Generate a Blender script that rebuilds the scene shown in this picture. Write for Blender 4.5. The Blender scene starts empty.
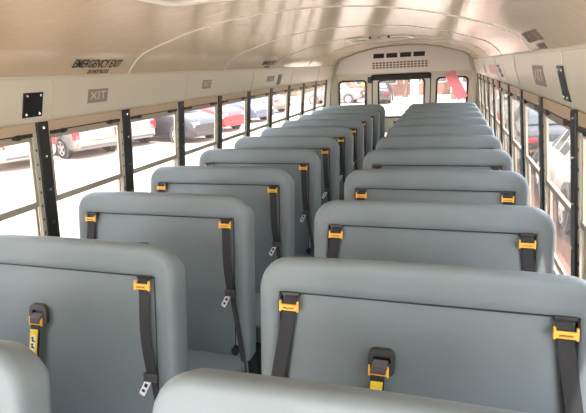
import bpy, bmesh, math, random
from mathutils import Vector, Matrix
R_ = math.radians
random.seed(4)
sc = bpy.context.scene
COL = sc.collection

# ------------------------------------------------------------------ camera
F_PX = 485.33; YAW = 0.3113; PITCH = 0.2739; ROLL = -0.0509
CAM = Vector((0.723, 0.0, 1.71))
fw = Vector((-math.sin(YAW)*math.cos(PITCH), math.cos(YAW)*math.cos(PITCH), -math.sin(PITCH)))
rt = Vector((math.cos(YAW), math.sin(YAW), 0)); up = rt.cross(fw)
r2 = math.cos(ROLL)*rt + math.sin(ROLL)*up
u2 = -math.sin(ROLL)*rt + math.cos(ROLL)*up
cd = bpy.data.cameras.new('camera'); cam = bpy.data.objects.new('camera', cd); COL.objects.link(cam)
cam.matrix_world = Matrix(((r2.x, u2.x, -fw.x, CAM.x), (r2.y, u2.y, -fw.y, CAM.y), (r2.z, u2.z, -fw.z, CAM.z), (0, 0, 0, 1)))
cd.sensor_fit = 'HORIZONTAL'; cd.sensor_width = 36; cd.lens = F_PX*36/586; cd.clip_start = .02; cd.clip_end = 500
sc.camera = cam

# ------------------------------------------------------------------ sky, sun, exposure
w = bpy.data.worlds.new('sky'); sc.world = w; w.use_nodes = True
nt = w.node_tree; nt.nodes.clear()
wo = nt.nodes.new('ShaderNodeOutputWorld'); bg = nt.nodes.new('ShaderNodeBackground')
tc = nt.nodes.new('ShaderNodeTexCoord'); sp = nt.nodes.new('ShaderNodeSeparateXYZ'); rp = nt.nodes.new('ShaderNodeValToRGB')
nt.links.new(tc.outputs['Generated'], sp.inputs[0]); nt.links.new(sp.outputs['Z'], rp.inputs[0])
rp.color_ramp.elements[0].position = 0.0; rp.color_ramp.elements[0].color = (1.0, .93, .87, 1)
rp.color_ramp.elements[1].position = 0.7; rp.color_ramp.elements[1].color = (.80, .88, 1.0, 1)
nt.links.new(rp.outputs[0], bg.inputs['Color']); nt.links.new(bg.outputs[0], wo.inputs[0])
bg.inputs['Strength'].default_value = 1.9
sd = bpy.data.lights.new('sun', 'SUN'); sun = bpy.data.objects.new('sun', sd); COL.objects.link(sun)
sd.energy = 3.0; sd.angle = R_(1.0); sd.color = (1.0, .93, .85)
sun.rotation_euler = Vector((-.25, .55, -1.35)).to_track_quat('-Z', 'Y').to_euler()
sun.location = (0, 0, 20)
sc.view_settings.view_transform = 'Standard'; sc.view_settings.look = 'None'
sc.view_settings.gamma = 1; sc.view_settings.use_curve_mapping = False
sc.view_settings.exposure = 2.0

# ------------------------------------------------------------------ materials
def mat(name, col, rough=.6, metal=0, noise=None, bump=None, spec=.5, coat=0):
    m = bpy.data.materials.new(name); m.use_nodes = True; n = m.node_tree.nodes; l = m.node_tree.links
    b = n['Principled BSDF']; b.inputs['Base Color'].default_value = (*col, 1); b.inputs['Roughness'].default_value = rough
    b.inputs['Metallic'].default_value = metal; b.inputs['Specular IOR Level'].default_value = spec
    if coat: b.inputs['Coat Weight'].default_value = coat; b.inputs['Coat Roughness'].default_value = .1
    t = n.new('ShaderNodeTexCoord')
    if noise:   # (scale, amount)
        x = n.new('ShaderNodeTexNoise'); x.inputs['Scale'].default_value = noise[0]; x.inputs['Detail'].default_value = 4
        r = n.new('ShaderNodeValToRGB'); a = noise[1]
        r.color_ramp.elements[0].color = (*[max(0, c*(1-a)) for c in col], 1); r.color_ramp.elements[1].color = (*[min(1, c*(1+a)) for c in col], 1)
        r.color_ramp.elements[0].position = .3; r.color_ramp.elements[1].position = .7
        l.new(t.outputs['Object'], x.inputs['Vector']); l.new(x.outputs['Fac'], r.inputs[0]); l.new(r.outputs[0], b.inputs['Base Color'])
    if bump:    # (scale, strength, distance)
        x = n.new('ShaderNodeTexNoise'); x.inputs['Scale'].default_value = bump[0]; x.inputs['Detail'].default_value = 3
        q = n.new('ShaderNodeBump'); q.inputs['Strength'].default_value = bump[1]; q.inputs['Distance'].default_value = bump[2]
        l.new(t.outputs['Object'], x.inputs['Vector']); l.new(x.outputs['Fac'], q.inputs['Height']); l.new(q.outputs[0], b.inputs['Normal'])
    return m

def glass(name, tint, haze=.0):
    m = bpy.data.materials.new(name); m.use_nodes = True; n = m.node_tree.nodes; l = m.node_tree.links; n.clear()
    o = n.new('ShaderNodeOutputMaterial'); t = n.new('ShaderNodeBsdfTransparent'); g = n.new('ShaderNodeBsdfGlossy'); x = n.new('ShaderNodeMixShader')
    f = n.new('ShaderNodeFresnel'); ge = n.new('ShaderNodeNewGeometry'); mr = n.new('ShaderNodeMapRange'); mr.inputs['To Min'].default_value = 1.15; mr.inputs['To Max'].default_value = 1/1.15
    l.new(ge.outputs['Backfacing'], mr.inputs['Value']); l.new(mr.outputs[0], f.inputs['IOR'])
    t.inputs['Color'].default_value = (*tint, 1); g.inputs['Roughness'].default_value = .02
    l.new(f.outputs[0], x.inputs[0]); l.new(t.outputs[0], x.inputs[1]); l.new(g.outputs[0], x.inputs[2]); tr = n.new('ShaderNodeBsdfTranslucent'); tr.inputs['Color'].default_value = (.95, .82, .76, 1); y = n.new('ShaderNodeMixShader'); y.inputs[0].default_value = haze  # pinkish haze over the view outside, put into the pane as translucent colour
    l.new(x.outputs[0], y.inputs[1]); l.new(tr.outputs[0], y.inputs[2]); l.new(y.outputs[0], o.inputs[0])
    return m

M = {}
M['vinyl'] = mat('grey_vinyl', (.165, .205, .226), .52, noise=(3, .07), bump=(11, .6, .008))
M['vinyl_panel'] = mat('grey_vinyl_panel', (.160, .200, .222), .52, noise=(3, .07), bump=(7, .4, .008))
M['piping'] = mat('dark_seam', (.02, .023, .025), .7)
M['web'] = mat('belt_webbing', (.028, .030, .034), .75, bump=(400, .3, .001))
M['web_light'] = mat('belt_webbing_grey', (.10, .10, .115), .7)
M['orange'] = mat('orange_plastic', (1.0, .53, .08), .45)
M['orange_text'] = mat('dark_brown_print', (.16, .06, .01), .6)
M['yellow'] = mat('yellow_label', (.88, .66, .05), .5)
M['label_white'] = mat('white_label', (.85, .80, .62), .5)
M['black'] = mat('black_plastic', (.012, .012, .013), .35)
M['charcoal'] = mat('charcoal_plastic', (.055, .058, .062), .5)
M['print'] = mat('black_print', (.015, .013, .012), .6)
M['print_grey'] = mat('grey_print', (.17, .15, .12), .6)
M['chrome'] = mat('chrome', (.8, .8, .82), .2, metal=1)
M['tongue'] = mat('bright_steel', (.92, .93, .95), .35, metal=.1)
M['leg'] = mat('black_painted_steel', (.02, .02, .022), .4)
M['post'] = mat('black_post_paint', (.010, .011, .011), .38)
M['alu'] = mat('sash_aluminium', (.40, .36, .29), .42, metal=.35)
M['sash_pale'] = mat('pale_sash', (.47, .46, .39), .45, metal=.1)
M['cream'] = mat('cream_paint', (.66, .65, .54), .38, noise=(2, .03))
M['tan'] = mat('tan_wall', (.50, .40, .28), .5)
M['floor'] = mat('rubber_floor', (.03, .03, .032), .6, noise=(12, .2))
M['gasket'] = mat('black_rubber', (.010, .010, .010), .55)
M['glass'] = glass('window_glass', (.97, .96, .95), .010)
M['white_panel'] = mat('white_panel_paint', (.86, .82, .77), .5)
M['bark_brown'] = mat('brown_mesh_backing', (.22, .13, .09), .8)
M['white'] = mat('white_plastic', (.80, .78, .72), .4)
M['pink'] = mat('pink_plastic', (.95, .44, .52), .5); M['pink'].node_tree.nodes['Principled BSDF'].inputs['Transmission Weight'].default_value = .35; M['pink'].node_tree.nodes['Principled BSDF'].inputs['Roughness'].default_value = .9
M['pink_pale'] = mat('pale_pink_patch', (.80, .42, .38), .5)
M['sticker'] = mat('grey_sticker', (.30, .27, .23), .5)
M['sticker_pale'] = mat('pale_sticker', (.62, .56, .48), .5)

# ceiling: glossy painted steel, faint orange-peel and perforation bump
m = bpy.data.materials.new('ceiling_paint'); m.use_nodes = True; n = m.node_tree.nodes; l = m.node_tree.links
b = n['Principled BSDF']; b.inputs['Roughness'].default_value = .17; b.inputs['Base Color'].default_value = (.62, .505, .35, 1)
b.inputs['Specular IOR Level'].default_value = .6
t = n.new('ShaderNodeTexCoord'); x = n.new('ShaderNodeTexNoise'); x.inputs['Scale'].default_value = 14; x.inputs['Detail'].default_value = 3
v = n.new('ShaderNodeTexVoronoi'); v.inputs['Scale'].default_value = 45; v.inputs['Randomness'].default_value = .15
ad = n.new('ShaderNodeMath'); ad.operation = 'MULTIPLY_ADD'; ad.inputs[1].default_value = .22
q = n.new('ShaderNodeBump'); q.inputs['Strength'].default_value = .2; q.inputs['Distance'].default_value = .01
l.new(t.outputs['Object'], x.inputs['Vector']); l.new(t.outputs['Object'], v.inputs['Vector'])
l.new(v.outputs['Distance'], ad.inputs[0]); l.new(x.outputs['Fac'], ad.inputs[2]); l.new(ad.outputs[0], q.inputs['Height']); l.new(q.outputs[0], b.inputs['Normal'])
M['ceiling'] = m

# ------------------------------------------------------------------ helpers
class MB:
    def __init__(s): s.v = []; s.f = []; s.m = []; s.sm = []
    def add(s, vs, fs, mi=0, smooth=False):
        o = len(s.v); s.v += [tuple(p) for p in vs]
        for f in fs: s.f.append([i+o for i in f]); s.m.append(mi); s.sm.append(smooth)
        return s
    def box(s, a, b, mi=0, fn=None, bev=0):
        bm = bmesh.new(); bmesh.ops.create_cube(bm, size=1)
        for q in bm.verts: q.co = Vector([(a[k]+b[k])/2 + q.co[k]*(b[k]-a[k]) for k in range(3)])
        if bev: bmesh.ops.bevel(bm, geom=bm.edges[:], offset=bev, segments=2, affect='EDGES', profile=.5)
        bm.verts.index_update()
        vs = [fn(q.co) if fn else q.co.copy() for q in bm.verts]
        s.add(vs, [[q.index for q in f.verts] for f in bm.faces], mi); bm.free(); return s
    def tube(s, pts, rad, seg=8, mi=0, fn=None):
        rad = rad if isinstance(rad, (list, tuple)) else [rad]*len(pts); pts = [Vector(p) for p in pts]; vs = []; fs = []
        for i, p in enumerate(pts):
            d = (pts[min(i+1, len(pts)-1)] - pts[max(i-1, 0)]).normalized()
            a = d.orthogonal().normalized() if i == 0 else (a - d*a.dot(d)).normalized()
            c = d.cross(a)
            for k in range(seg):
                t = 2*math.pi*k/seg; vs.append(p + (a*math.cos(t)+c*math.sin(t))*rad[i])
        for i in range(len(pts)-1):
            for k in range(seg):
                fs.append([i*seg+k, i*seg+(k+1) % seg, (i+1)*seg+(k+1) % seg, (i+1)*seg+k])
        fs.append(list(range(seg))[::-1]); fs.append([(len(pts)-1)*seg+k for k in range(seg)])
        if fn: vs = [fn(q) for q in vs]
        s.add(vs, fs, mi, True); return s
    def disc(s, c, ax, r, h, seg=12, mi=0, fn=None):
        c = Vector(c); ax = Vector(ax).normalized(); return s.tube([c-ax*h/2, c+ax*h/2], r, seg, mi, fn)
    def ribbon(s, pts, wdir, w, nrm, th, mi=0, fn=None):
        """flat strap: pts centre line, wdir width direction, nrm thickness direction"""
        wd = Vector(wdir).normalized()*w/2; nn = Vector(nrm).normalized()*th/2; vs = []; fs = []
        for p in pts:
            p = Vector(p); vs += [p-wd-nn, p+wd-nn, p+wd+nn, p-wd+nn]
        for i in range(len(pts)-1):
            for k in range(4): fs.append([i*4+k, i*4+(k+1) % 4, i*4+4+(k+1) % 4, i*4+4+k])
        e = len(pts)*4-4; fs += [[3, 2, 1, 0], [e, e+1, e+2, e+3]]
        if fn: vs = [fn(q) for q in vs]
        s.add(vs, fs, mi); return s
    def build(s, name, mats, parent=None, angle=35):
        me = bpy.data.meshes.new(name); me.from_pydata(s.v, [], s.f)
        for m_ in (mats if isinstance(mats, (list, tuple)) else [mats]): me.materials.append(m_)
        for p, mi, sm in zip(me.polygons, s.m, s.sm): p.material_index = mi; p.use_smooth = sm
        bm = bmesh.new(); bm.from_mesh(me); bmesh.ops.recalc_face_normals(bm, faces=bm.faces[:])
        for e in bm.edges:
            if len(e.link_faces) == 2 and e.calc_face_angle(0) > R_(angle): e.smooth = False
        bm.to_mesh(me); bm.free()
        o = bpy.data.objects.new(name, me); COL.objects.link(o)
        if parent: o.parent = parent
        return o

def empty(name, loc, rz=0, parent=None):
    o = bpy.data.objects.new(name, None); COL.objects.link(o); o.location = loc; o.rotation_euler = (0, 0, rz); o.empty_display_size = .1
    if parent: o.parent = parent
    return o
def tag(o, label, cat, group=None, kind=None):
    o['label'] = label; o['category'] = cat
    if group: o['group'] = group
    if kind: o['kind'] = kind
    return o
def struct(o): o['kind'] = 'structure'; return o
def copy_tree(o, parent=None):
    c = o.copy(); COL.objects.link(c); c.parent = parent
    for ch in [k for k in bpy.data.objects if k.parent == o]: copy_tree(ch, c)
    return c
def text_mesh(body, size, matrix, material, name, parent=None, shear=0, depth=.0004, width=None):
    """matrix: columns = text right, text up, normal, origin"""
    cu = bpy.data.curves.new('t', 'FONT'); cu.body = body; cu.size = size; cu.align_x = 'CENTER'; cu.align_y = 'CENTER'; cu.extrude = depth; cu.shear = shear
    cu.offset = size*.004
    to = bpy.data.objects.new('t', cu); COL.objects.link(to); bpy.context.view_layer.update()
    me = bpy.data.meshes.new_from_object(to.evaluated_get(bpy.context.evaluated_depsgraph_get()))
    COL.objects.unlink(to); bpy.data.objects.remove(to)
    if width:
        xs = [q.co.x for q in me.vertices]; k = width/(max(xs)-min(xs))
        for q in me.vertices: q.co.x *= k
    me.transform(matrix); me.materials.clear(); me.materials.append(material)
    o = bpy.data.objects.new(name, me); COL.objects.link(o)
    if parent: o.parent = parent
    return o
def frame_matrix(o, r, u):
    r = Vector(r).normalized(); u = Vector(u); u = (u - r*u.dot(r)).normalized(); k = r.cross(u)
    return Matrix(((r.x, u.x, k.x, o[0]), (r.y, u.y, k.y, o[1]), (r.z, u.z, k.z, o[2]), (0, 0, 0, 1)))
def plate2d(name, outer, holes, y0, y1, material, parent=None):
    """x-z outline with holes, extruded from y0 to y1"""
    cu = bpy.data.curves.new(name, 'CURVE'); cu.dimensions = '2D'; cu.fill_mode = 'BOTH'; cu.extrude = (y1-y0)/2
    for lp in [outer]+holes:
        s_ = cu.splines.new('POLY'); s_.points.add(len(lp)-1); s_.use_cyclic_u = True
        for k, (a, c) in enumerate(lp): s_.points[k].co = (a, c, 0, 1)
    to = bpy.data.objects.new(name, cu); COL.objects.link(to); bpy.context.view_layer.update()
    me = bpy.data.meshes.new_from_object(to.evaluated_get(bpy.context.evaluated_depsgraph_get()))
    COL.objects.unlink(to); bpy.data.objects.remove(to)
    me.transform(Matrix(((1, 0, 0, 0), (0, 0, -1, (y0+y1)/2), (0, 1, 0, 0), (0, 0, 0, 1))))
    me.materials.clear(); me.materials.append(material)
    o = bpy.data.objects.new(name, me); COL.objects.link(o)
    if parent: o.parent = parent
    return o
def rrect(x0, x1, z0, z1, r, n_=6):
    out = []
    for cx_, cz_, a0 in ((x1-r, z1-r, 0), (x0+r, z1-r, 90), (x0+r, z0+r, 180), (x1-r, z0+r, 270)):
        for k in range(n_+1):
            a = R_(a0+90*k/n_); out.append((cx_+r*math.cos(a), cz_+r*math.sin(a)))
    return out

# ------------------------------------------------------------------ shell of the bus
FZ = -.10                      # floor
GZ = -.95                      # ground outside
Y0, Y1 = -.85, 8.37
PROF = [(0, 2.012), (.17, 2.010), (.33, 1.998), (.47, 1.980), (.60, 1.955), (.71, 1.930), (.80, 1.903), (.89, 1.878), (.97, 1.848), (1.02, 1.818), (1.062, 1.778), (1.095, 1.735)]
PANEL = [(1.095, 1.735), (1.104, 1.712), (1.112, 1.66), (1.130, 1.60), (1.150, 1.545), (1.158, 1.528), (1.175, 1.522)]
def px_wall(z): return 1.156 + (1.526-z)*.0977
def prof_z(x): 
    x = abs(x)
    for (a, za), (b_, zb) in zip(PROF, PROF[1:]):
        if x <= b_: return za + (zb-za)*(x-a)/(b_-a)
    return PROF[-1][1]
def panel_x(z):
    P = PANEL
    for (a, za), (b_, zb) in zip(P, P[1:]):
        if zb <= z <= za: return a+(b_-a)*(za-z)/(za-zb)
    return P[-1][0]

flb = MB().box((-1.26, Y0, FZ-.06), (1.26, Y1+.03, FZ)); struct(flb.build('floor', M['floor']))
cb = MB(); full = [(-a, z) for a, z in PROF[::-1]]+PROF[1:]; NY = 28; vs = []; fs = []
for j in range(NY+1):
    y = Y0+(Y1+.02-Y0)*j/NY
    for a, z in full: vs.append((a, y, z))
K = len(full)
for j in range(NY):
    for k in range(K-1): fs.append([j*K+k, j*K+k+1, (j+1)*K+k+1, (j+1)*K+k])
cb.add(vs, fs, 0, True)
outer = [(a*1.03+(.05 if a > 0 else -.05)*(abs(a)/1.1), y, z+.05) for a, y, z in [(vs[k][0], Y0, vs[k][2]) for k in range(K)]+[(vs[k][0], Y1+.02, vs[k][2]) for k in range(K)]]
cb.add(outer, [[k, k+1, K+k+1, K+k] for k in range(K-1)], 0, True)
struct(cb.build('ceiling', M['ceiling'], angle=60))

PITCH_W = .67; PL0, PR0 = 1.910, 1.926
def wfn(s):          # u = inward offset from wall plane, y, z  -> world
    return lambda p: Vector((s*(px_wall(p[2]) - p[0]), p[1], p[2]))
tn = 0
def trim(o):
    global tn; tn += 1; o.name = 'trim_%d' % tn; return struct(o)
for s, side, p0 in ((-1, 'left', PL0), (1, 'right', PR0)):
    w_ = MB().box((-.04, Y0, FZ), (0, Y1, .74), fn=wfn(s))
    w_.box((-.04, 7.94+.02+(p0-PL0), .74), (.004, Y1, 1.53), fn=wfn(s))       # rear pillar
    w_.box((-.05, Y0, 1.505), (-.005, Y1, 1.60), fn=wfn(s))                     # header above windows
    struct(w_.build('wall_'+side, M['cream']))
    sill = MB().box((-.03, Y0, .715), (.035, Y1, .745), fn=wfn(s), bev=.006); trim(sill.build('trim', M['alu']))
    # bulkhead panel between ceiling and windows
    bp = MB(); pts = PANEL; ny = 24
    vs = [(s*a, Y0+(Y1-Y0)*j/ny, z) for j in range(ny+1) for a, z in pts]; k_ = len(pts)
    bp.add(vs, [[j*k_+k, j*k_+k+1, (j+1)*k_+k+1, (j+1)*k_+k] for j in range(ny) for k in range(k_-1)], 0, True)
    trim(bp.build('trim', M['cream'], angle=50))
    bead = MB().tube([(s*1.093, Y0, 1.735), (s*1.093, Y1-.04, 1.735)], .007, 8); trim(bead.build('trim', M['cream']))
    for ys in (-.67, .66, 1.985, 3.31, 4.64, 5.97, 7.3):                         # panel joint strips
        jb = MB().ribbon([(s*(a-.002), ys, z) for a, z in PANEL[:-1]], (0, 1, 0), .012, (1, 0, 0), .003); trim(jb.build('trim', M['cream']))
    # black posts with screws
    for i in range(-4, 10):
        y = p0+i*PITCH_W
        pb = MB().box((-.012, y-.036, .74), (.014, y+.036, 1.527), fn=wfn(s), bev=.004)
        for z in (1.50, 1.36, 1.19, 1.02, .86):
            q = Vector((s*(px_wall(z)-.0155), y, z)); pb.disc(q, (1, 0, 0), .006, .005, 10, 1)
        trim(pb.build('trim', [M['post'], M['chrome']]))

# ceiling ribs (raised joint beads)
for y in (-.10, 1.24, 2.58, 3.92, 5.26, 6.60, 7.94):
    pts = [(a, y, z-.0025) for a, z in full]
    rb = MB(); rb.ribbon(pts, (0, 1, 0), .011, (0, 0, 1), .006); trim(rb.build('trim', M['white']))

# side windows
wn = 0
def side_window(s, y0, y1, n_):
    f = MB()                                     # fixed outer frame
    a, b_ = y0+.036, y1-.036
    f.box((-.03, a, 1.475), (.004, b_, 1.527), 1, wfn(s))                       # tan header strip
    f.box((-.012, a, .742), (.005, a+.012, 1.478), 2, wfn(s)); f.box((-.012, b_-.026, .742), (.005, b_, 1.478), 2, wfn(s))
    f.box((-.012, a, .742), (.010, b_, .770), 0, wfn(s))
    for k in range(9):                           # slotted height catches in the track
        f.box((.0045, b_-.017, .83+k*.07), (.0070, b_-.010, .842+k*.07), 3, wfn(s))
    fr = struct(f.build('window_%d' % n_, [M['alu'], M['tan'], M['sash_pale'], M['black']]))
    a += .012; b_ -= .026
    u = MB()
    u.box((-.011, a, 1.442), (-.002, b_, 1.474), 0, wfn(s)); u.box((-.011, a, 1.118), (.002, b_, 1.146), 0, wfn(s), .003)
    u.box((-.011, a, 1.13), (-.002, a+.016, 1.46), 0, wfn(s)); u.box((-.011, b_-.016, 1.13), (-.002, b_, 1.46), 0, wfn(s))
    us = u.build('upper_sash', M['alu'], fr)
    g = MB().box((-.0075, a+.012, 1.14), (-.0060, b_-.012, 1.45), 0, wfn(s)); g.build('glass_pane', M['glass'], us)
    la = MB()
    for c0, c1 in ((a+.004, a+.115), (b_-.115, b_-.004)):
        la.box((-.002, c0, 1.462), (.014, c1, 1.480), 0, wfn(s), .004)
        la.box((.0, (c1-.04 if c0 < (a+b_)/2 else c0+.015), 1.458), (.015, (c1-.015 if c0 < (a+b_)/2 else c0+.04), 1.482), 0, wfn(s), .004)
    la.box((-.002, a, 1.474), (.006, b_, 1.480), 0, wfn(s))
    la.build('sash_latch', M['black'], us)
    d = MB()
    d.box((-.024, a, 1.108), (-.013, b_, 1.132), 0, wfn(s)); d.box((-.024, a, .768), (-.013, b_, .79), 0, wfn(s))
    d.box((-.024, a, .77), (-.013, a+.016, 1.12), 0, wfn(s)); d.box((-.024, b_-.016, .77), (-.013, b_, 1.12), 0, wfn(s))
    ds = d.build('lower_sash', M['alu'], fr)
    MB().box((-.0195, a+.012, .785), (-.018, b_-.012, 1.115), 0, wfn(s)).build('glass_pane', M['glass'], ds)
for s, p0 in ((-1, PL0), (1, PR0)):
    for i in range(-4, 9):
        wn += 1; side_window(s, p0+i*PITCH_W, p0+(i+1)*PITCH_W, wn)

# rear wall with two windows and the emergency door
WZ0, WZ1 = .87, 1.478
arch = [(-1.26, FZ-.05), (1.26, FZ-.05), (1.20, 1.53)]+[(a*1.02, z+.015) for a, z in full[::-1]]+[(-1.20, 1.53)]
DX0, DX1, DZ1 = -.475, .465, 1.56
door_hole = [(DX0, FZ+.0), (DX1, FZ+.0), (DX1, DZ1), (DX0, DZ1)]
LW = (-1.035, -.575); RW = (.560, 1.030); CW = (-.368, .368)
rw = plate2d('wall_rear', arch, [rrect(*LW, WZ0, WZ1, .06), rrect(*RW, WZ0, WZ1, .06), door_hole], Y1, Y1+.04, M['cream']); struct(rw)
def gasket_window(x0, x1, name, parent=None, yy=Y1):
    o = plate2d(name, rrect(x0-.012, x1+.012, WZ0-.012, WZ1+.012, .07), [rrect(x0+.014, x1-.014, WZ0+.014, WZ1-.014, .05)], yy-.014, yy+.03, M['gasket'], parent)
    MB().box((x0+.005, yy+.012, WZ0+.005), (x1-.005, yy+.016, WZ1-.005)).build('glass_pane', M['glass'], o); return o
for c in (LW, RW):
    wn += 1; struct(gasket_window(*c, 'window_%d' % wn))
door = plate2d('door_1', rrect(DX0+.006, DX1-.006, FZ+.006, DZ1-.006, .03), [rrect(*CW, WZ0, WZ1, .06), rrect(-.33, .33, .1, .62, .06)], Y1+.002, Y1+.038, M['cream']); struct(door)
gasket_window(*CW, 'window_gasket', door, Y1+.002)
o = plate2d('window_gasket', rrect(-.342, .342, .088, .632, .07), [rrect(-.316, .316, .114, .606, .05)], Y1-.01, Y1+.03, M['gasket'], door)
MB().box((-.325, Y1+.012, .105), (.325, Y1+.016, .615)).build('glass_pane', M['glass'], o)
MB().box((-.12, Y1-.02, .765), (.10, Y1+.002, .80), 0, None, .005).tube([(-.10, Y1-.01, .79), (-.10, Y1-.045, .79), (.08, Y1-.045, .79), (.08, Y1-.01, .79)], .009).build('door_handle', M['leg'], door)
dg = plate2d('door_seal', rrect(DX0-.008, DX1+.008, FZ+.001, DZ1+.008, .03), [rrect(DX0+.008, DX1-.008, FZ+.012, DZ1-.01, .03)], Y1-.006, Y1+.003, M['gasket'], door)
# white arched air-duct panel high on the rear wall
ap = [(-1.085, 1.60), (1.085, 1.575)]+[(a*.985, z-.012) for a, z in full[::-1] if abs(a) < 1.05]
tp = plate2d('trim', ap, [], Y1-.035, Y1-.001, M['white_panel']); trim(tp)
# corner covers
for s in (-1, 1):
    trim(MB().box((s*1.085, Y1-.05, FZ+.01), (s*1.165, Y1-.001, 1.56), bev=.008).build('trim', M['cream']))

# ------------------------------------------------------------------ bench seats
LEAN = .16; SW = .99
def lean(p): return Vector((p[0], p[1]+LEAN*(p[2]-1.0), p[2]-FZ))
ZT = 1.140; ZS = 1.035; ZB = .335; TH = .115
def seat_proto(which):
    root = empty('bench_seat', (0, 0, 0))
    # bolster: rounded slab with the groove for the front panel
    n_arc = 8; ro = .105; outer = []; inner = []
    il, ir = .072, SW-.072
    outer.append((0, ZB)); inner.append((il, ZB))
    for k in range(1, 8): z = ZB+(ZT-ro-ZB)*k/7; outer.append((0, z)); inner.append((il, min(z, ZS)*1.0 if z < ZS else ZS))
    for k in range(1, n_arc+1):
        a = R_(180-90*k/n_arc); outer.append((ro+ro*math.cos(a), ZT-ro+ro*math.sin(a)*1.0))
        inner.append((il+.045*k/n_arc, ZS))
    for k in range(1, 12):
        t = k/12; x = ro+(SW-2*ro)*t; outer.append((x, ZT+.006*math.sin(math.pi*t))); inner.append((il+.045+(ir-il-.09)*t, ZS))
    half = n_arc+8
    outer += [(SW-a, z) for a, z in outer[:half][::-1]]; inner += [(SW-a, z) for a, z in inner[:half][::-1]]
    sec = [('o', .032, TH), ('o', .012, TH-.004), ('o', .003, TH-.013), ('o', .0, TH-.028), ('o', 0, .042), ('o', 0, .028), ('o', .0025, .016), ('o', .0075, .0075), ('o', .016, .0025), ('o', .026, .0006), ('o', .038, .0001), ('i', .030, .0), ('i', .010, .001), ('i', .002, .006), ('i', 0, .014), ('i', 0, .026)]
    vs = []; K_ = len(sec)
    for (ox, oz), (ix, iz) in zip(outer, inner):
        d = Vector((ix-ox, iz-oz)); L = d.length; d /= L
        for kd, dd, y in sec:
            if kd == 'o': dd += abs(d.y)*.042*max(0, min(1, (y-.03)/(TH-.03)))**1.15
            q = Vector((ox, oz))+d*dd if kd == 'o' else Vector((ix, iz))-d*dd
            vs.append((q.x, y, q.y))
    n_s = len(outer)
    fs = [[i*K_+k, i*K_+k+1, (i+1)*K_+k+1, (i+1)*K_+k] for i in range(n_s-1) for k in range(K_-1)]
    fs.append([i*K_ for i in range(n_s)])                                            # back
    fs.append([k for k in range(K_)]); fs.append([(n_s-1)*K_+k for k in range(K_)][::-1])
    b = MB(); b.add([lean(p) for p in vs], fs, 0, True)
    b.build('backrest', M['vinyl'], root, 50)
    # dark piping in the groove
    s_ = MB(); gp = [(il+.001, .010, ZB)]+[(il+.001, .010, ZS-.001)]+[(ir-.001, .010, ZS-.001)]+[(ir-.001, .010, ZB)]
    s_.tube(gp, .0045, 6, 0, lean); s_.build('piping', M['piping'], root)
    # front panel, slightly puffed
    pv = []; nx, nz = 14, 12; x0, x1, z0, z1 = il+.006, ir-.006, ZB, ZS-.006
    for j in range(nz+1):
        for i in range(nx+1):
            u, v_ = i/nx, j/nz; e = min(min(u, 1-u)*nx, (1-v_)*nz, 1)
            y = .022-(.012 if e >= 1 else .012*e) - .006*math.sin(math.pi*u)*math.sin(math.pi*min(v_, .5))
            pv.append(lean((x0+(x1-x0)*u, y, z0+(z1-z0)*v_)))
    pf = [[j*(nx+1)+i, j*(nx+1)+i+1, (j+1)*(nx+1)+i+1, (j+1)*(nx+1)+i] for j in range(nz) for i in range(nx)]
    MB().add(pv, pf, 0, True).build('front_panel', M['vinyl_panel'], root, 50)
    # cushion
    c = MB(); bm = bmesh.new(); bmesh.ops.create_cube(bm, size=1)
    for q in bm.verts: q.co = Vector((SW/2+q.co.x*(SW-.02), -.275+q.co.y*.40, .29-FZ+q.co.z*.125))
    bmesh.ops.bevel(bm, geom=bm.edges[:], offset=.035, segments=4, affect='EDGES', profile=.6)
    bm.verts.index_update(); c.add([q.co.copy() for q in bm.verts], [[q.index for q in f.verts] for f in bm.faces], 0, True); bm.free()
    c.build('cushion', M['vinyl'], root, 50)
    # frame and legs
    f = MB(); f.box((.03, -.45, .198-FZ), (SW-.03, -.06, .226-FZ)); f.box((.04, -.085, .19-FZ), (.075, -.055, .40-FZ)); f.box((SW-.075, -.085, .19-FZ), (SW-.04, -.055, .40-FZ))
    f.build('seat_frame', M['leg'], root)
    lx = .13 if which == 'right' else SW-.13
    for yy in (-.40, -.11):
        l_ = MB().box((lx-.015, yy-.015, .012), (lx+.015, yy+.015, .20-FZ), bev=.003); l_.box((lx-.035, yy-.035, 0), (lx+.035, yy+.035, .012), bev=.002); l_.build('leg', M['leg'], root)
    # belts
    if which == 'right': B = [(.108, 'edge', -.045), (.398, 'mid', -.03), (.883, 'edge', .042)]
    else: B = [(.104, 'edge', -.04), (.408, 'mid', -.06), (.879, 'edge_tongue', .022)]
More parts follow.
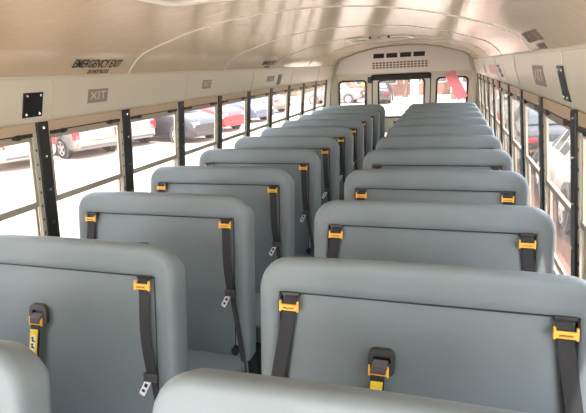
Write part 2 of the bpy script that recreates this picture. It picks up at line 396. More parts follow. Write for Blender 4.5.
    for bx, kind, dx in B:
        if kind.startswith('edge'):
            zs = ZS-.002; gz = .997 if which == 'right' else 1.007; w = .044
            sl = MB().box((bx-.030, .000, ZS-.010), (bx+.030, .014, ZS+.003), 0, lean, .003); sl.build('belt_slot', M['black'], root)
            p = [(bx-dx*.15, .012, zs), (bx, -.006, gz+.012), (bx+dx*.08, -.004, gz-.03)]
            if kind == 'edge':
                for k in range(1, 9): t = k/8; p.append((bx+dx*(.08+t*2.2), -.002-.006*math.sin(t*3), gz-.03-t*.55))
                MB().ribbon(p, (1, 0, 0), w, (0, 1, 0), .0025, 0, lean).build('belt_strap', M['web'], root)
            else:
                for k in range(1, 8): t = k/7; p.append((bx+dx*(.08+t*.95), -.003-.018*math.sin(t*3), gz-.03-t*.295))
                MB().ribbon(p, (1, 0, 0), w*.93, (0, 1, 0), .0025, 0, lean).build('belt_strap', M['web'], root)
                tx, tz = p[-1][0], p[-1][2]
                lp = MB(); lp.box((tx-.026, -.024, tz-.018), (tx+.028, -.010, tz+.012), 0, lean, .004); lk = lp.build('latch_plate', M['charcoal'], root)
                tg = MB(); a = R_(28)
                def rot(q):
                    x_, z_ = q[0], q[2]; return lean((tx-.006+x_*math.cos(a)+z_*math.sin(a), q[1]-.02, tz-.012-x_*math.sin(a)+z_*math.cos(a)))
                tg.box((-.012, -.001, -.066), (.012, .002, 0), 0, rot, .003); tg.box((-.006, -.002, -.030), (.006, .003, -.016), 1, rot); tg.box((-.006, -.002, -.052), (.006, .003, -.042), 1, rot)
                tg.build('tongue', [M['tongue'], M['print']], lk)
                q = [(tx+.006, -.006, tz-.01), (tx+.016, -.008, tz-.07), (tx+.034, -.014, tz-.15), (tx+.058, -.02, tz-.28), (tx+.078, -.03, .30)]
                MB().ribbon(q, (1, 0, .1), .024, (0, 1, .2), .003, 0, lean).build('belt_tail', M['web'], root)
                an = MB(); an.disc((.925, -.010, .392), (0, 1, 0), .021, .02, 14, 0, lean); an.build('reclining_knob', M['black'], root)
                an = MB(); an.box((SW-.034, -.045, .262), (SW-.006, -.025, .305), 0, lean, .004); an.build('anchor_bolt', M['chrome'], root)
        else:
            gz = .850 if which == 'right' else .852
            pl = plate2d('belt_bezel', rrect(bx-.040, bx+.040, gz-.038, gz+.042, .022), [rrect(bx-.027, bx+.027, gz+.002, gz+.022, .004)], -.012, .008, M['charcoal'], root)
            for q in pl.data.vertices: q.co = lean(q.co)
            dk = MB().box((bx-.03, -.002, gz-.0), (bx+.03, .004, gz+.024), 0, lean); dk.build('bezel_slot', M['black'], root)
            bxx = bx-.008
            p = [(bxx+.006, -.006, gz+.008), (bxx+.002, -.020, gz-.005), (bxx-.002, -.018, gz-.030)]
            MB().ribbon(p, (1, 0, 0), .046, (0, 1, 0), .003, 0, lean).build('belt_loop', M['web_light'], root)
            p = [(bxx-.002, -.016, gz-.028)]+[(bxx+dx*t, -.013-.005*math.sin(3*t), gz-.03-.46*t) for t in (.1, .2, .4, .6, .8, 1)]
            MB().ribbon(p, (1, 0, 0), .042, (0, 1, 0), .0025, 0, lean).build('belt_strap', M['web'], root)
            yl = MB()
            zc = gz-.115
            def tilt(q): 
                return lean((bxx+q[0]+(dx*.33-.004)*((gz-.03)-q[2])/.12*.8, q[1], q[2]))
            yl.box((-.020, -.022, gz-.165), (.017, -.0175, gz-.052), 0, tilt, .002); yl.box((-.0125, -.0228, gz-.138), (.0095, -.0215, gz-.074), 1, tilt)
            for zz in (gz-.092, gz-.118):      # two small pictograms
                yl.disc((-.0045, -.0232, zz+.007), (0, 1, 0), .0050, .001, 10, 2, tilt); yl.box((-.0075, -.0236, zz-.007), (.0015, -.0226, zz+.001), 2, tilt); yl.box((.001, -.0236, zz-.0085), (.0075, -.0226, zz-.004), 2, tilt)
            yl.build('yellow_tag', [M['yellow'], M['label_white'], M['print']], root)
            gz = gz-.024; bx = bxx
        # orange height guide: frame bar with end ears and the maker's small print
        g = MB(); g.box((bx-.029, -.019, gz-.011), (bx+.029, -.009, gz+.008), 0, lean, .003)
        g.box((bx-.031, -.018, gz-.015), (bx-.025, -.006, gz+.018), 0, lean, .002); g.box((bx+.025, -.018, gz-.015), (bx+.031, -.006, gz+.018), 0, lean, .002)
        gd = g.build('belt_guide', M['orange'], root)
        t_ = text_mesh('SAFEGUARD', .0085, frame_matrix(lean((bx, -.0198, gz-.0015)), (1, 0, 0), (0, LEAN, 1)), M['orange_text'], 'guide_lettering', gd, width=.036)
    return root

SP = .6893; YL, YR = 1.341, 1.318
ordn = ['nearest', 'second nearest', 'third nearest', 'fourth nearest', 'fifth nearest', 'sixth nearest', 'seventh nearest', 'eighth nearest', 'ninth nearest', 'tenth nearest', 'rearmost']
def seats(side):
    proto = seat_proto(side); base = YL if side == 'left' else YR
    x0 = -1.155 if side == 'left' else .165
    for i in range(-1, 10):
        o = proto if i == -1 else copy_tree(proto)
        o.location = (x0, base+i*SP+((.060 if side == 'right' else .030) if i < 0 else 0), FZ)
        k = i+1
        if k == 0: lb = 'cut-off grey bench seat top at the bottom edge, %s of the aisle' % side
        elif k == 10: lb = 'rearmost grey vinyl bench seat %s of the aisle, against the rear wall' % side
        elif k == 1: lb = 'large foreground grey bench seat %s of the aisle with yellow-tagged belt' % side
        else: lb = 'grey bench seat %s in the row %s of the aisle' % (['', '', 'third', 'fourth', 'fifth', 'sixth', 'seventh', 'eighth', 'ninth', 'tenth'][k]+' from the bottom', side)
        tag(o, lb, 'bus seat', 'bench seats %s of the aisle' % side)
seats('left'); seats('right')

# ------------------------------------------------------------------ fittings of the interior
def panel_plate(s, y0, y1, z0, z1, th, mi_holes=True):
    b = MB()
    def fn(p): return Vector((s*(panel_x(p[2]) - p[0]), p[1], p[2]))
    b.box((0.001, y0, z0), (th, y1, z1), 0, fn, .002)
    for y in (y0+.018, y1-.018):
        for z in (z0+.014, z1-.014): b.disc((s*(panel_x(z)-th), y, z), (1, 0, 0), .0055, .003, 10, 1)
    return b
for s, y0, y1, lb in ((-1, 1.795, 1.910, 'black screwed cover plate on the cream panel above the nearest left window'),
                      (-1, 5.42, 5.53, 'small far black cover plate above the left windows near the rear'),
                      (1, 1.965, 2.060, 'black screwed cover plate on the cream panel above the right windows')):
    z0, z1 = (1.556, 1.668) if s < 0 else (1.552, 1.678)
    tag(panel_plate(s, y0, y1, z0, z1, .008).build('cover_plate', [M['black'], M['chrome']]), lb, 'cover plate', 'black cover plates')
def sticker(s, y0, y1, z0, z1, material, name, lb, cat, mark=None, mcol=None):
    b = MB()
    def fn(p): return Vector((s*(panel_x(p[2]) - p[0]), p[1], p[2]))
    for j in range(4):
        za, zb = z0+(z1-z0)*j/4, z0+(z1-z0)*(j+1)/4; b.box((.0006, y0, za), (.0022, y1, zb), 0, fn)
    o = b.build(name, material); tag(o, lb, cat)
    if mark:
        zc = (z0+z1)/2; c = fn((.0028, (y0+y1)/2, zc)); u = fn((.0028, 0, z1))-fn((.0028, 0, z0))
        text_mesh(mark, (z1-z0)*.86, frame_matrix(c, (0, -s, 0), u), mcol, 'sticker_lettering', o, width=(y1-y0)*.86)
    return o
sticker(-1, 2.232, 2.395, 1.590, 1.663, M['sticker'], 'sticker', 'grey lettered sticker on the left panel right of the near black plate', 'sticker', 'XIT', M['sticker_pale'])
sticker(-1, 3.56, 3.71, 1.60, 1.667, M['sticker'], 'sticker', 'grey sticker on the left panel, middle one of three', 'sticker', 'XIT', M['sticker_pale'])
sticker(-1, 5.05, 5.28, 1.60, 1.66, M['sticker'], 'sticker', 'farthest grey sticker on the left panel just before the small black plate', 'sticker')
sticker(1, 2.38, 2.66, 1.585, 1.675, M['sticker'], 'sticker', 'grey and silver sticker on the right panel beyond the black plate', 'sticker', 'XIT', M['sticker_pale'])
sticker(1, 4.75, 5.45, 1.585, 1.665, M['pink_pale'], 'sticker', 'pale pink patch high on the right panel', 'sticker')  # flat pale pink patch on the right panel
sticker(1, 4.02, 4.62, 1.56, 1.675, M['white_panel'], 'sticker', 'whitish patch with dark emblem on the right panel beside the pink patch', 'sticker')  # flat whitish patch next to the pink one
e = MB(); 
def pf1(p): return Vector((panel_x(p[2])-p[0], p[1], p[2]))
for zz, yy, hh in ((1.66, 4.42, .03), (1.625, 4.34, .05), (1.59, 4.26, .04)): e.box((.0024, yy-.11, zz-hh*.35), (.0035, yy+.08, zz+hh*.35), 0, pf1)
tag(e.build('emblem', M['print_grey']), 'dark grey emblem printed on the whitish patch on the right panel', 'emblem')
# small dark stop flap on right side near rear and small pink piece beneath the panel
MBx = MB(); MBx.box((.001, 6.05, 1.575), (.010, 6.16, 1.665), 0, pf1, .002); tag(MBx.build('cover_plate', M['tan']), 'small far brown cover plate on the right panel near the rear', 'cover plate', 'black cover plates')
pk = MB(); pk.box((.002, 4.70, 1.485), (.012, 4.80, 1.535), 0, lambda p: Vector((px_wall(p[2])-p[0]-.01, p[1], p[2])), .003)
tag(pk.build('pink_piece', M['pink']), 'small pink piece under the right panel below the pink patch', 'tag')

# emergency exit lettering on the ceiling curve, both sides
def ceiling_sign(s, yc, wid, lb):
    root = empty('exit_sign', (s*1.05, yc, 1.79)); tag(root, lb, 'sign')
    inv = Matrix.Translation((-s*1.05, -yc, -1.79))
    for body, z0_, z1_, wd, dy in (('EMERGENCY EXIT', 1.772, 1.812, wid, 0), ('DO NOT BLOCK', 1.744, 1.764, wid*.45, 0)):
        def pt(z):
            for (a, za), (b2, zb) in zip(PROF, PROF[1:]):
                if zb <= z <= za: return Vector((s*(a+(b2-a)*(za-z)/(za-zb)), yc, z))
        a, b2 = pt(z0_), pt(z1_); c = (a+b2)/2; c.x -= s*.0025; c.z -= .0015
        c.y += s*-.03 if body[0] == 'D' else 0
        text_mesh(body, (b2-a).length*1.35, frame_matrix(c, (0, -s, 0), b2-a), M['print'] if s < 0 else M['print_grey'], 'sign_lettering', root, width=wd).data.transform(inv)
ceiling_sign(-1, 2.262, .375, 'black EMERGENCY EXIT lettering on the ceiling edge above the left windows')
ceiling_sign(1, 2.270, .375, 'faded EMERGENCY EXIT lettering on the ceiling edge above the right windows')
for q, yc in ((-1, 4.93),):
    ceiling_sign(q, yc, .36, 'far tiny EMERGENCY EXIT lettering on the left ceiling edge towards the rear')

# roof hatches
def hatch(yc, hy, lb, front_studs):
    root = empty('roof_hatch', (0, yc, 1.99)); tag(root, lb, 'roof hatch', 'roof hatches')
    def ringpts(hx, hy_, r): return rrect(-hx, hx, -hy_, hy_, r)
    b = MB(); o1, i1 = ringpts(.365, hy, .13), ringpts(.31, hy-.055, .09); n1 = len(o1); vs = []
    for (x, y), (x2, y2) in zip(o1, i1):
        zc = prof_z(x)-1.99
        vs += [(x, y, zc+.004), (x, y, zc-.008), (x*.985, y*.985, zc-.013), (x2*1.02, y2*1.02, prof_z(x2)-1.99-.014), (x2, y2, prof_z(x2)-1.99+.0)]
    fs = [[i*5+k, i*5+k+1, ((i+1) % n1)*5+k+1, ((i+1) % n1)*5+k] for i in range(n1) for k in range(4)]
    b.add(vs, fs, 0, True); b.build('hatch_rim', M['white'] if not front_studs else M['cream'], root, 40)
    b = MB(); b.add([(x, y, prof_z(x)-1.99-.003) for x, y in i1], [list(range(n1))]); b.build('hatch_lid', M['white'] if not front_studs else M['ceiling'], root)
    for x, m_ in front_studs: MB().disc((x, -hy+.0, prof_z(x)-1.99-.02), (0, 1, 0), .014, .03, 12).build('knob', m_, root)
hatch(1.645, .31, 'white rounded roof hatch rim at the top edge above the foreground', [])
hatch(5.66, .31, 'far roof hatch with three small knobs in the ceiling towards the rear', [(-.06, M['black']), (.03, M['pink']), (.13, M['black'])])

# rear fittings: heater outlet with four slots, grille, header pad, latch box
root = empty('air_vent', (-.01, Y1-.035, 1.86)); tag(root, 'row of four black vent slots on the white rear arch panel', 'vent')
for x0, x1 in ((-.437, -.262), (-.228, -.052), (-.010, .165), (.200, .378)):
    zc = 1.870-.04*(x0+.437)/.8*.3
    b = plate2d('slot_frame', [(x0-.012, -.048), (x1+.012, -.048), (x1+.012, .048), (x0-.012, .048)], [[(x0, -.036), (x1, -.036), (x1, .036), (x0, .036)]], -.012, -.0005, M['white_panel'], root)
    MB().box((x0-.004, -.006, -.040), (x1+.004, -.001, .040)).build('vent_slot', M['gasket'], root)
g = MB(); gx0, gx1, gz0, gz1 = -.47, .42, 1.655, 1.765; gw = Y1-.035
g.box((gx0, gw-.006, gz0), (gx1, gw-.001, gz1), 1)
for k in range(17): x = gx0+(gx1-gx0)*k/16; g.box((x-.007, gw-.016, gz0), (x+.007, gw-.004, gz1), 0)
for k in range(4): z = gz0+(gz1-gz0)*k/3; g.box((gx0-.011, gw-.018, z-.006), (gx1+.011, gw-.004, z+.006), 0)
tag(g.build('air_grille', [M['white_panel'], M['bark_brown']]), 'cream square-mesh air grille under the four vent slots', 'grille')
tag(MB().box((-.48, Y1-.085, 1.478), (.465, Y1-.036, 1.562), 0, None, .012).build('header_pad', M['gasket']), 'long black padded bar over the rear emergency door', 'pad')
b = MB().box((-.545, Y1-.04, 1.435), (-.487, Y1-.001, 1.535), 0, None, .006); b.disc((-.516, Y1-.045, 1.485), (0, 1, 0), .012, .014)
tag(b.build('door_buzzer', M['black']), 'small black box beside the left end of the black bar', 'box')

# pink paper strip hanging in front of the right rear window
rib = MB(); A = Vector((.745, Y1-.06, 1.56)); Bp = Vector((.965, Y1-.10, 1.15)); pts = [A+(Bp-A)*t+Vector((0, -.02*math.sin(3*t), 0)) for t in [k/8 for k in range(9)]]
rib.ribbon(pts, (1, 0, .42), .16, (0, 1, 0), .002)
tag(rib.build('pink_streamer', M['pink']), 'pink strip hanging aslant in front of the right rear window', 'streamer')

# ------------------------------------------------------------------ outside
M['asphalt'] = mat('sunlit_concrete', (.54, .44, .37), .9, noise=(.35, .10), bump=(30, .2, .01))
M['brick_path'] = mat('pink_paving', (.105, .052, .036), .9, noise=(2, .12))
M['line'] = mat('white_line_paint', (.75, .73, .70), .8)
M['grass'] = mat('grass', (.07, .11, .02), .95, noise=(9, .45), bump=(60, 1, .05))
M['leaf'] = mat('leaves', (.11, .15, .05), .7, noise=(2, .4))
M['bark'] = mat('bark', (.16, .11, .08), .9, noise=(8, .3))
M['tyre'] = mat('tyre', (.02, .02, .02), .85)
M['rim'] = mat('alloy_rim', (.55, .55, .56), .35, metal=.6)
M['carglass'] = mat('car_glass', (.05, .06, .065), .08, spec=.8)
M['tail_red'] = mat('red_lamp_lens', (.75, .02, .03), .25)
M['lamp_clear'] = mat('clear_lamp_lens', (.85, .85, .82), .2)
M['bumper'] = mat('dark_bumper', (.06, .06, .065), .6)
M['plate'] = mat('licence_plate_white', (.78, .78, .74), .5)
M['b_pink'] = mat('pink_brick', (.27, .15, .12), .9, noise=(1.5, .15))
M['b_tan'] = mat('tan_stucco', (.24, .18, .13), .9, noise=(.6, .08))
M['b_white'] = mat('white_wall', (.48, .45, .42), .8)
M['b_glass'] = mat('building_glass', (.08, .09, .10), .15)

g = MB(); g.box((-70, -25, GZ-.3), (1.95, 110, GZ)); g.box((6.5, -25, GZ-.3), (60, 110, GZ)); struct(g.build('ground', M['asphalt']))
struct(MB().box((1.95, -25, GZ-.3), (6.5, 110, GZ)).build('path', M['brick_path']))
# grass verge patch
gr = MB(); random.seed(2)
gr.box((2.42, 3.2, GZ), (3.6, 6.9, GZ+.04))
for k in range(5000):
    x, y = random.uniform(2.44, 3.58), random.uniform(3.22, 6.88); h = random.uniform(.05, .13); a = random.uniform(0, 6.28); d = Vector((math.cos(a), math.sin(a), 0))*.008
    t_ = Vector((x, y, GZ+.03)); gr.add([t_-d, t_+d, t_+Vector((random.uniform(-.04, .04), random.uniform(-.04, .04), h))], [[0, 1, 2]])
tag(gr.build('grass', M['grass']), 'strip of green grass on the pink paving beside the right windows', 'grass', kind='stuff')

CARP = {}
def paint(name, c):
    if name not in CARP: CARP[name] = mat(name, c, .3, metal=.0, coat=.15)
    return CARP[name]
def make_car(kind, colour, loc, rz, label, tall=1.0, front_lamps=True):
    """local +x is the nose, origin at rear bumper centre on the ground"""
    P = paint(*colour); root = empty('car', (loc[0], loc[1], GZ), rz); tag(root, label, 'car', 'cars parked outside')
    if kind == 'sedan':
        # x, z_bottom, z_belt, z_roof, w_low, w_belt, w_roof
        S = [(0, .42, .72, .78, .74, .76, .66), (.05, .30, .86, .93, .82, .82, .72), (.25, .24, .96, 1.02, .87, .86, .74), (.75, .22, .99, 1.06, .89, .88, .74), (1.15, .22, .99, 1.27, .90, .88, .66), (1.6, .22, .99, 1.41, .90, .89, .62), (2.2, .22, .98, 1.45, .90, .89, .62), (2.7, .22, .97, 1.42, .90, .89, .62), (3.15, .22, .96, 1.24, .90, .88, .67), (3.55, .22, .94, 1.01, .90, .88, .74), (4.1, .23, .86, .93, .88, .86, .72), (4.5, .26, .74, .80, .84, .80, .66), (4.65, .34, .60, .66, .74, .72, .6)]
        top = [(3, 5), (7, 9)]; side = [(4, 8)]; wh = (.95, 3.7)
    elif kind == 'suv':
        S = [(0, .45, .80, .86, .78, .80, .72), (.05, .34, 1.02, 1.10, .86, .86, .78), (.16, .30, 1.08, 1.34, .90, .89, .74), (.36, .28, 1.08, 1.64, .92, .90, .68), (.8, .28, 1.07, 1.71, .93, .91, .68), (1.6, .28, 1.06, 1.74, .93, .91, .68), (2.4, .28, 1.05, 1.72, .93, .91, .67), (2.9, .28, 1.04, 1.62, .93, .91, .67), (3.4, .28, 1.03, 1.30, .93, .90, .72), (3.75, .28, 1.00, 1.08, .92, .89, .76), (4.3, .30, .95, 1.02, .90, .86, .74), (4.6, .34, .82, .90, .84, .80, .70), (4.7, .44, .66, .74, .76, .72, .6)]
        top = [(1, 3), (7, 9)]; side = [(3, 8)]; wh = (.95, 3.75)
    else:  # van
        S = [(0, .45, .9, .98, .82, .84, .8), (.04, .36, 1.15, 1.3, .92, .92, .86), (.10, .34, 1.2, 1.75, .95, .94, .86), (.2, .32, 1.2, 1.98, .96, .95, .82), (1.5, .32, 1.2, 2.03, .96, .95, .82), (3.0, .32, 1.2, 2.02, .96, .95, .82), (3.7, .32, 1.18, 1.9, .96, .94, .80), (4.3, .32, 1.14, 1.42, .96, .92, .82), (4.7, .34, 1.05, 1.16, .94, .90, .82), (5.05, .36, .9, 1.0, .90, .84, .76), (5.15, .45, .75, .82, .82, .78, .7)]
        top = [(1, 3), (6, 8)]; side = [(3, 7)]; wh = (1.0, 4.1)
    S = [(a, b, c*tall, d*tall, e_, f, g_) for a, b, c, d, e_, f, g_ in S]
    def ring(s):
        x, zb, zt, zr, wl, wb, wr = s; hlf = [(0, zb), (wl*.85, zb), (wl, zb+.10), (wl*1.02, (zb+zt)/2), (wb, zt), (wb*.985, zt+.02)]
        hlf += [(wb*.985+(wr-wb*.985)*.9, zt+.02+(zr-zt-.02)*.9), (wr*.93, zr), (wr*.5, zr+.012)]
        return [(x, a, z) for a, z in hlf]+[(x, 0, zr+.016)]+[(x, -a, z) for a, z in hlf[:0:-1]]
    rings = [ring(s) for s in S]; K_ = len(rings[0]); b = MB()
    b.add([p for r in rings for p in r], [[i*K_+k, i*K_+(k+1) % K_, (i+1)*K_+(k+1) % K_, (i+1)*K_+k] for i in range(len(S)-1) for k in range(K_)]+[list(range(K_)), [(len(S)-1)*K_+k for k in range(K_)][::-1]], 0, True)
    b.build('body', P, root, 40)
    for (i0, i1) in side:
        for s in (1, -1):
            q = MB(); vs = []
            for i in range(i0, i1+1):
                x, zb, zt, zr, wl, wb, wr = S[i]
                for t in (.10, .5, .86): vs.append((x, s*(wb*.985+(wr-wb*.985)*t+.006), zt+.02+(zr-zt-.02)*t))
            n_ = i1-i0
            for a in range(n_):
                for c in range(2): q.add([vs[a*3+c], vs[a*3+c+1], vs[(a+1)*3+c+1], vs[(a+1)*3+c]], [[0, 1, 2, 3]], 0, True)
            q.build('side_glass', M['carglass'], root)
            pl = MB()
            for i in range(i0+1, i1, 1 if kind == 'sedan' else 2):
                x, zb, zt, zr, wl, wb, wr = S[i]
                pl.ribbon([(x+.02, s*(wb*.985+(wr-wb*.985)*t+.009), zt+.02+(zr-zt-.02)*t) for t in (.05, .5, .92)], (1, 0, 0), .07, (0, 1, 0), .012)
            pl.build('window_pillar', P, root)
    for n_, (i0, i1) in enumerate(top):
        q = MB(); A_, B_ = S[i0], S[i1]; vs = []
        nn = i1-i0
        for i in range(i0, i1+1):
            s = S[i]; t = .12 if i == i0 else (-.12 if i == i1 else 0); s2 = S[i+1] if i < i1 else S[i-1]; x = s[0]+(s2[0]-s[0])*abs(t); zr = s[3]+(s2[3]-s[3])*abs(t); wr = s[6]*.86
            off = -.012 if n_ == 0 else .012
            vs += [(x+off, -wr, zr+.016), (x+off, -wr*.5, zr+.026), (x+off, wr*.5, zr+.026), (x+off, wr, zr+.016)]
        for a in range(nn):
            for c in range(3): q.add([vs[a*4+c], vs[a*4+c+1], vs[(a+1)*4+c+1], vs[(a+1)*4+c]], [[0, 1, 2, 3]], 0, True)
        q.build('rear_glass' if n_ == 0 else 'windscreen', M['carglass'], root)
    Rw = .34 if kind == 'sedan' else .38
    for wx in wh:
        for s in (1, -1):
            wy = s*.84
            MB().disc((wx, s*.915, Rw+.02), (0, 1, 0), Rw+.07, .05, 24).build('wheel_arch', M['bumper'], root)
            t = MB(); t.tube([(wx, wy-s*.11, Rw), (wx, wy-s*.09, Rw), (wx, wy+s*.09, Rw), (wx, wy+s*.115, Rw)], [Rw-.04, Rw, Rw, Rw-.03], 24); tw = t.build('wheel', M['tyre'], root)
            r = MB(); yy = wy+s*.118
            r.disc((wx, yy-s*.01, Rw), (0, 1, 0), Rw*.30, .035, 12)
            for k in range(5):
                a = 2*math.pi*k/5+.3; c_ = Vector((math.cos(a), 0, math.sin(a))); r.ribbon([Vector((wx, yy, Rw))+c_*.05, Vector((wx, yy, Rw))+c_*Rw*.66], (-math.sin(a), 0, math.cos(a)), .085, (0, 1, 0), .02)
            n_r = 24; vs = []
            for k in range(n_r):
                a = 2*math.pi*k/n_r
                for rr, dy in ((Rw*.60, .0), (Rw*.70, .006*1)): vs.append((wx+rr*math.cos(a), yy+s*dy, Rw+rr*math.sin(a)))
            r.add(vs, [[2*k, 2*k+1, (2*k+3) % (2*n_r), (2*k+2) % (2*n_r)] for k in range(n_r)])
            r.build('rim', M['rim'], tw)
    zt0 = S[1][2]; L = S[-1][0]
    for s in (1, -1):
        if kind == 'sedan': tl = MB().box((-.0, s*.50, .72), (.13, s*.80, .87), 0, None, .01)
        else: tl = MB().box((.0, s*.66, .70*tall), (.22, s*.885, .98*tall), 0, None, .01)
        tl.build('tail_light', M['tail_red'], root)
        MB().box((L-.24, s*.48, .62*tall), (L-.03, s*.76, .74*tall), 0, None, .02).build('headlight', M['lamp_clear'], root)
    MB().box((-.06, -.80, .40), (.12, .80, .60), 0, None, .03).build('rear_bumper', P if kind != 'van' else M['bumper'], root)
    MB().box((-.075, -.72, .40), (.0, .72, .47)).build('bumper_trim', M['bumper'], root)
    MB().box((L-.12, -.76, .30), (L+.05, .76, .48), 0, None, .03).build('front_bumper', P, root)
    MB().box((-.075, -.16, .62 if kind == 'sedan' else .66), (-.03 if kind == 'sedan' else .03, .16, .74 if kind == 'sedan' else .80)).build('licence_plate', M['plate'], root)
    return root
WHITE = ('white_car_paint', (.30, .285, .27)); SILVER = ('silver_car_paint', (.17, .155, .145)); DARK = ('dark_grey_car_paint', (.018, .018, .022)); RED = ('red_car_paint', (.34, .015, .02)); BLUE = ('blue_grey_car_paint', (.06, .075, .12))
PI = math.pi
def rear_first(x, y, h): return (x, y), PI-h                     # tail towards the bus
def nose_first(x, y, h, L=4.65): return (x-math.cos(h)*L, y+math.sin(h)*L), -h
make_car('suv', WHITE, *rear_first(-11.95, 12.2, .42), 'white car with red tail light, leftmost beyond the left windows')
make_car('suv', SILVER, *rear_first(-11.05, 14.45, .42), 'silver minivan seen through the second left window')
make_car('suv', WHITE, *rear_first(-10.95, 16.6, .42), 'white hatchback tail between the silver minivan and the dark car')
make_car('sedan', DARK, *nose_first(-8.45, 17.95, .35), 'dark grey sedan beyond the third and fourth left windows', 1.12)
make_car('sedan', RED, *nose_first(-8.7, 21.2, .38), 'red sedan behind the dark grey one', 1.12)
make_car('sedan', SILVER, *rear_first(-9.4, 30.5, .38), 'pale silver sedan far down the car park on the left')
make_car('sedan', BLUE, *nose_first(-8.7, 25.2, .38), 'blue-grey sedan next to the red one in the car park')
make_car('sedan', SILVER, *rear_first(-5.4, 38.0, .05), 'silver sedan seen through the left rear window')
make_car('sedan', DARK, (-4.0, 35.2), PI/2+.05, 'dark car seen low through the rear door window at left')
make_car('van', WHITE, (3.15, 17.6), PI/2-.05, 'white van with dark windows beyond the right windows')
make_car('sedan', DARK, (3.25, 12.3), PI/2-.03, 'dark sedan with red tail light beyond the right windows')
make_car('sedan', WHITE, (3.45, 7.3), PI/2-.03, 'white sedan close beside the right windows')

# white pillar, buildings, trees
def tree(x, y, h, cr, label, seed, base=None):
    rnd = random.Random(seed); root = empty('tree', (x, y, GZ)); tag(root, label, 'tree', 'trees around the car park')
    t = MB(); t.tube([(0, 0, 0), (.05, .02, h*.25), (-.04, .05, h*.5), (.02, 0, h*.8)], [.20, .15, .12, .04], 10)
    for k in range(7):
        a = rnd.uniform(0, 6.28); z = h*rnd.uniform(.35, .65); t.tube([(0, 0, z), (math.cos(a)*cr*.4, math.sin(a)*cr*.4, z+h*.15), (math.cos(a)*cr*.75, math.sin(a)*cr*.75, z+h*.22)], [.07, .05, .02], 6)
    t.build('trunk', M['bark'], root)
    l_ = MB()
    bl = [(rnd.uniform(-.6, .6)*cr, rnd.uniform(-.6, .6)*cr, h*rnd.uniform(.5, .95), cr*rnd.uniform(.35, .6)) for _ in range(16)]
    for k in range(2600):
        bx, by, bz, br = bl[k % 16]; v_ = Vector((rnd.gauss(0, 1), rnd.gauss(0, 1), rnd.gauss(0, 1))).normalized()*br*rnd.uniform(.6, 1)
        p = Vector((bx, by, bz))+v_; a = Vector((rnd.gauss(0, 1), rnd.gauss(0, 1), rnd.gauss(0, 1))).normalized(); b = a.orthogonal().normalized(); s = rnd.uniform(.09, .18)
        l_.add([p-a*s, p-b*s*.5, p+a*s, p+b*s*.5], [[0, 1, 2, 3]])
    l_.build('crown', M['leaf'], root)
tree(-16, 47, 7, 3, 'tree far off beyond the left rear side windows', 1)
tree(-24, 44, 7, 3, 'tree behind the car park left of the far one', 2)
tree(-10.2, 42.5, 6, 1.8, 'tree behind the silver sedan at the left rear window', 3)
tree(-2.6, 42.5, 6, 2.2, 'tree far behind the rear door window', 5)
tree(1.2, 38.5, 6, 2, 'tree far behind the right rear window', 6)
def building(name, x0, x1, y0, y1, h, wm, label, nwin, face='-y'):
    root = empty(name, ((x0+x1)/2, (y0+y1)/2, GZ)); tag(root, label, 'building'); hx, hy = (x1-x0)/2, (y1-y0)/2
    MB().box((-hx, -hy, 0), (hx, hy, h)).build('wall', wm, root)
    MB().box((-hx-.3, -hy-.3, h), (hx+.3, hy+.3, h+.25)).build('roof', M['b_white'], root)
    for k in range(nwin):
        if face == '-y': x = -hx+(k+.5)*2*hx/nwin; f = MB().box((x-.8, -hy-.05, 1.0), (x+.8, -hy+.02, 2.3)); g_ = MB().box((x-.7, -hy-.07, 1.1), (x+.7, -hy-.04, 2.2))
        else: y = -hy+(k+.5)*2*hy/nwin; s = 1 if face == '+x' else -1; f = MB().box((s*hx-.04, y-.8, 1.0), (s*hx+.04, y+.8, 2.3)); g_ = MB().box((s*hx-.06, y-.7, 1.1), (s*hx+.06, y+.7, 2.2))
        fo = f.build('window_frame', M['b_white'], root); g_.build('pane', M['b_glass'], fo)
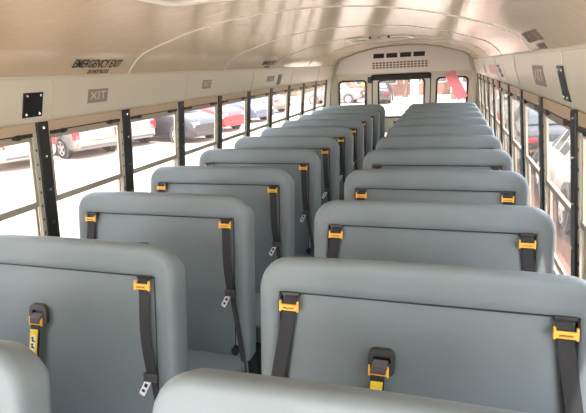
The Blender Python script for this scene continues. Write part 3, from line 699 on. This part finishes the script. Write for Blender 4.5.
building('building', -30, -9, 50, 60, 5, M['b_tan'], 'tan building across the car park behind the left rear windows', 7)
building('building', -7.5, 1.0, 45, 52, 5, M['b_pink'], 'pinkish brick building seen through the rear door window', 4)
building('building', 1.6, 3.6, 42, 47, 5, M['b_white'], 'white building seen through the right rear window', 1)
building('building', 4.6, 16, 32, 40, 6, M['b_pink'], 'pink brick building beyond the right side windows', 4)
tag(MB().box((-1.55, 33.0, GZ), (-1.05, 33.5, 2.6), 0, None, .02).box((-1.62, 32.93, GZ), (-.98, 33.57, GZ+.15)).build('pillar', M['b_white']), 'white square pillar seen through the rear door window', 'pillar')

def bush(x, y, h, rr, label, seed):
    rnd = random.Random(seed); root = empty('bush', (x, y, GZ)); tag(root, label, 'bush', 'bushes outside')
    t = MB()
    for k in range(9):
        a = rnd.uniform(0, 6.28); t.tube([(0, 0, 0), (math.cos(a)*rr*.3, math.sin(a)*rr*.3, h*.4), (math.cos(a)*rr*.7, math.sin(a)*rr*.7, h*.8)], [.03, .02, .008], 6)
    t.build('stem', M['bark'], root); l_ = MB()
    for k in range(2200):
        v_ = Vector((rnd.gauss(0, 1), rnd.gauss(0, 1), rnd.gauss(0, 1))).normalized()*rnd.uniform(.55, 1)
        p = Vector((v_.x*rr, v_.y*rr, h*.53+v_.z*h*.47)); a = Vector((rnd.gauss(0, 1), rnd.gauss(0, 1), rnd.gauss(0, 1))).normalized(); b = a.orthogonal().normalized(); q = rnd.uniform(.05, .11)
        l_.add([p-a*q, p-b*q*.5, p+a*q, p+b*q*.5], [[0, 1, 2, 3]])
    l_.build('foliage', M['leaf_dry'], root)
M['leaf_dry'] = mat('dry_leaves', (.22, .19, .09), .8, noise=(3, .4))
bush(5.6, 14.6, 2.5, 1.25, 'brownish green bush behind the white sedan on the right', 11)
bush(-5.6, 42.5, 1.5, 1.0, 'bush in front of the building seen through the rear door window', 12)
bush(-11.5, 46, 1.6, 1.3, 'bush in front of the tan building at the far left', 13)
bush(-18.5, 46, 1.6, 1.5, 'wide bush before the tan building, seen through far left windows', 14)
